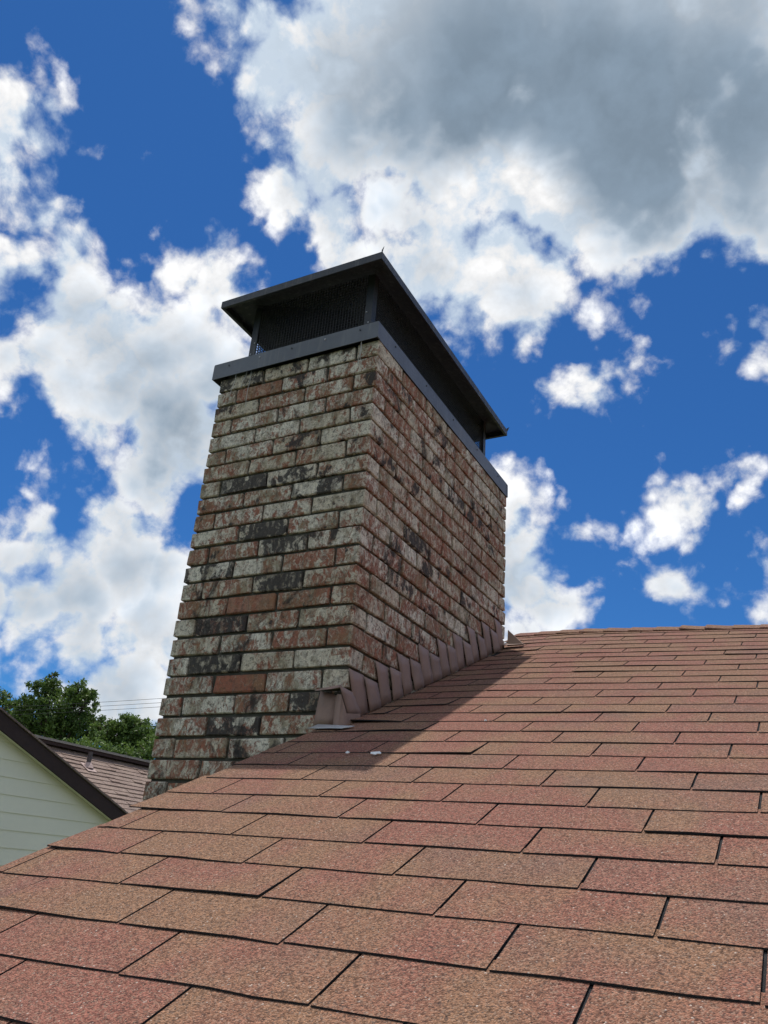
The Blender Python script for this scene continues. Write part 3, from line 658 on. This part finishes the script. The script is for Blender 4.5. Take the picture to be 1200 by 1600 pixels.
# main roof behind, ridge running away from us
RX = -10.5; RZ = 1.795 + GZ; y0, y1 = 5.2, 18.0; SL = .58
mb = MB()
for sg in (1, -1):
    q = [(RX, y0, RZ - .02), (RX, y1, RZ - .02), (RX + sg * 3.1, y1, RZ - .02 - SL * 3.1), (RX + sg * 3.1, y0, RZ - .02 - SL * 3.1)]
    mb.hexa([(x, y, z - .05) for x, y, z in q], q)
mroof = mb.build('main_roof', FELT, nb)
mb = MB(); ex = .143; ns = math.hypot(1, SL); nc = int(3.1 * ns / ex)
for k in range(nc):
    y = y0 - random.uniform(0, .3)
    while y < y1:
        w = random.uniform(.12, .34); d0 = (k * ex - random.choice((0, 0, .012))) ; d1 = (k + 1) * ex + random.uniform(-.006, .003); hgt = random.choice((.012, .016, .021)) + (.006 if random.random() < .1 else 0)
        P = lambda d, yy_, h_: Vector((RX + d / ns + h_ * SL / ns, yy_, RZ - .02 - SL * d / ns + h_ / ns))
        mb.hexa([P(d0, y, 0), P(d1, y, .0005), P(d1, y + w - .004, .0005), P(d0, y + w - .004, 0)], [P(d0, y, .003), P(d1, y, hgt), P(d1, y + w - .004, hgt), P(d0, y + w - .004, .003)])
        y += w
tag(mb.build('shingle_courses', SHINGLE_N, mroof, color=(.5, .4, .5, 1)), kind='stuff')
mb = MB(); mb.hexa([(RX - .17, y0, RZ - .035), (RX + .17, y0, RZ - .035), (RX + .17, y1, RZ - .035), (RX - .17, y1, RZ - .035)], [(RX - .17, y0, RZ + .018), (RX + .17, y0, RZ + .018), (RX + .17, y1, RZ + .018), (RX - .17, y1, RZ + .018)])
mb.build('ridge_vent', TRIM, mroof)  # ridge vent strip; its dark colour also paints the shadow line under the cap
mb = MB(); y = y0
while y < y1:
    mb.hexa([(RX - .2, y, RZ + .02), (RX + .2, y, RZ + .02), (RX + .2, y + .29, RZ + .02), (RX - .2, y + .29, RZ + .02)], [(RX - .19, y, RZ + .062), (RX + .19, y, RZ + .062), (RX + .19, y + .29, RZ + .055), (RX - .19, y + .29, RZ + .055)]); y += .292
tag(mb.build('ridge_cap', GREYCAP, mroof), kind='stuff')
vd = .62; vy = 9.05; vx = RX + vd / ns; vz = RZ - .02 - SL * vd / ns
mb = MB(); mb.tube([(vx, vy, vz - .1), (vx, vy, vz + .26)], .038, 12); vp = mb.build('vent_pipe', LEAD, nb, smooth=False)
mb = MB(); mb.tube([(vx, vy, vz), (vx, vy, vz + .05), (vx, vy, vz + .09)], [.105, .075, .046], 12)
P = lambda d, yy_, h_: Vector((RX + d / ns + h_ * SL / ns, yy_, RZ - .02 - SL * d / ns + h_ / ns))
mb.hexa([P(vd - .12, vy - .10, .018), P(vd + .15, vy - .10, .018), P(vd + .15, vy + .10, .018), P(vd - .12, vy + .10, .018)], [P(vd - .12, vy - .10, .026), P(vd + .15, vy - .10, .026), P(vd + .15, vy + .10, .026), P(vd - .12, vy + .10, .026)])
mb.build('pipe_boot', BOOT, vp)

# ------------------------------------------------------------------ trees beyond
def tree(base, top, lobes, label, seed, leaf=.17, n=9000):
    r = np.random.default_rng(seed); root = empty('tree', base, label, 'tree', 'trees beyond the neighbouring house')
    mb = MB(); b = Vector(base); fork = b + Vector((0, 0, (lobes[0][2] - b.z) * .55))
    mb.tube([b, b + (fork - b) * .5 + Vector((.1, .05, 0)), fork], [.28, .22, .18], 8)
    for lx, ly, lz, lr in lobes:
        c = Vector((lx, ly, lz)); mid = fork.lerp(c, .55) + Vector((0, 0, -.2)); mb.tube([fork, mid, c, c + Vector((0, 0, lr * .6))], [.13, .09, .05, .02], 6)
        for _ in range(7):
            d = Vector(r.normal(size=3)); d.z = abs(d.z) * .8; d.normalize(); mb.tube([mid.lerp(c, .6), c + d * lr * .45, c + d * lr * .9], [.045, .03, .012], 5)
    mb.build('trunk', WOOD, root, smooth=True)
    V = []; tint = []; vol = sum(l[3] ** 2 for l in lobes)
    for lx, ly, lz, lr in lobes:
        m = int(n * lr ** 2 / vol); nclump = max(8, int(m / 60))
        d = r.normal(size=(nclump, 3)); d /= np.linalg.norm(d, axis=1)[:, None]
        cc = np.array([lx, ly, lz]) + d * (lr * (.35 + .7 * r.random(nclump) ** .6))[:, None] * np.array([1, 1, .85])
        ct = r.random(nclump) * .7; cr = lr * r.uniform(.12, .27, nclump)
        for i in range(nclump):
            k = int(r.integers(34, 80)); p = cc[i] + r.normal(size=(k, 3)) * cr[i] * np.array([.62, .62, .5])
            a = r.normal(size=(k, 3)); a /= np.linalg.norm(a, axis=1)[:, None]; q = r.normal(size=(k, 3)); q -= (q * a).sum(1)[:, None] * a; q /= np.linalg.norm(q, axis=1)[:, None]
            sz = leaf * r.uniform(.55, 1.15, k)[:, None]
            V.append(np.stack([p - a * sz * .6, p + q * sz * .30, p + a * sz * .6 + np.cross(a, q) * sz * .1, p - q * sz * .30], 1)); tint.append(np.clip(ct[i] + r.normal(size=k) * .18, 0, 1))
    V = np.concatenate(V).reshape(-1, 3); tint = np.concatenate(tint); nf = len(tint)
    o = mesh_obj('crown', V.tolist(), np.arange(nf * 4).reshape(-1, 4).tolist(), LEAF, root); o['kind'] = 'stuff'
    at = o.data.attributes.new('tint', 'FLOAT', 'FACE'); at.data.foreach_set('value', tint.astype(np.float32))
tree((-36.70, 30.72, 0), 0, [(-37.33, 29.84, 11.4, 0.93), (-36.8, 29.81, 12.02, 0.54), (-35.56, 30.79, 11.48, 0.86), (-35.33, 31.22, 10.92, 0.79), (-36.59, 30.87, 10.24, 1.58), (-38.03, 30.15, 10.06, 1.22), (-36.01, 31.68, 9.33, 1.51), (-38.61, 29.65, 10.4, 0.79), (-37.61, 31.13, 8.65, 1.62), (-35.11, 32.01, 9.66, 0.86)], 'tallest dark green tree with a twin-lobed top, left of the chimney', 11, n=30000)
tree((-30.98, 30.92, 0), 0, [(-31.22, 30.57, 9.34, 0.84), (-30.56, 30.88, 9.45, 0.8), (-31.78, 30.68, 8.54, 1.27), (-30.32, 31.32, 8.87, 1.14), (-32.22, 30.13, 9.11, 0.8), (-29.68, 31.69, 8.87, 1.14), (-31.08, 31.2, 8.3, 1.34)], 'lower bushy green tree right behind the ridge, next to the chimney', 12, n=20000)
tree((-44.24, 32.64, 0), 0, [(-44.34, 32.07, 11.67, 1.04), (-43.79, 32.66, 11.14, 0.8), (-45.25, 32.32, 10.24, 1.99), (-43.58, 33.52, 9.73, 1.44)], 'dark tree cut off by the left edge of the picture', 13, n=12000)
tree((-30.89, 26.92, 0), 0, [(-30.09, 27.24, 7.28, 1.27), (-32.0, 26.35, 6.94, 1.27), (-28.41, 28.35, 6.96, 1.27), (-33.05, 25.73, 6.99, 1.03), (-27.19, 28.74, 7.52, 1.09)], 'low light green tree rising just above the neighbouring ridge', 14, n=12000)

# ------------------------------------------------------------------ overhead wires
for (a, b), lab in zip([[[-31.422, 13.656, 6.491], [3.181, 11.109, 6.268]], [[-31.437, 13.7, 6.391], [3.17, 11.139, 6.199]], [[-31.456, 13.758, 6.262], [3.164, 11.16, 6.152]]], ('topmost of the three overhead wires left of the chimney', 'middle of the three overhead wires left of the chimney', 'lowest of the three overhead wires left of the chimney')):
    a, b = Vector(a), Vector(b); mb = MB(); mb.tube([a.lerp(b, i / 24) + Vector((0, 0, 0.35 * ((2 * i / 24 - 1) ** 2 - .02))) for i in range(25)], .0042, 6)
    tag(mb.build('overhead_wire', CABLE, smooth=True), lab, 'wire', 'overhead wires')
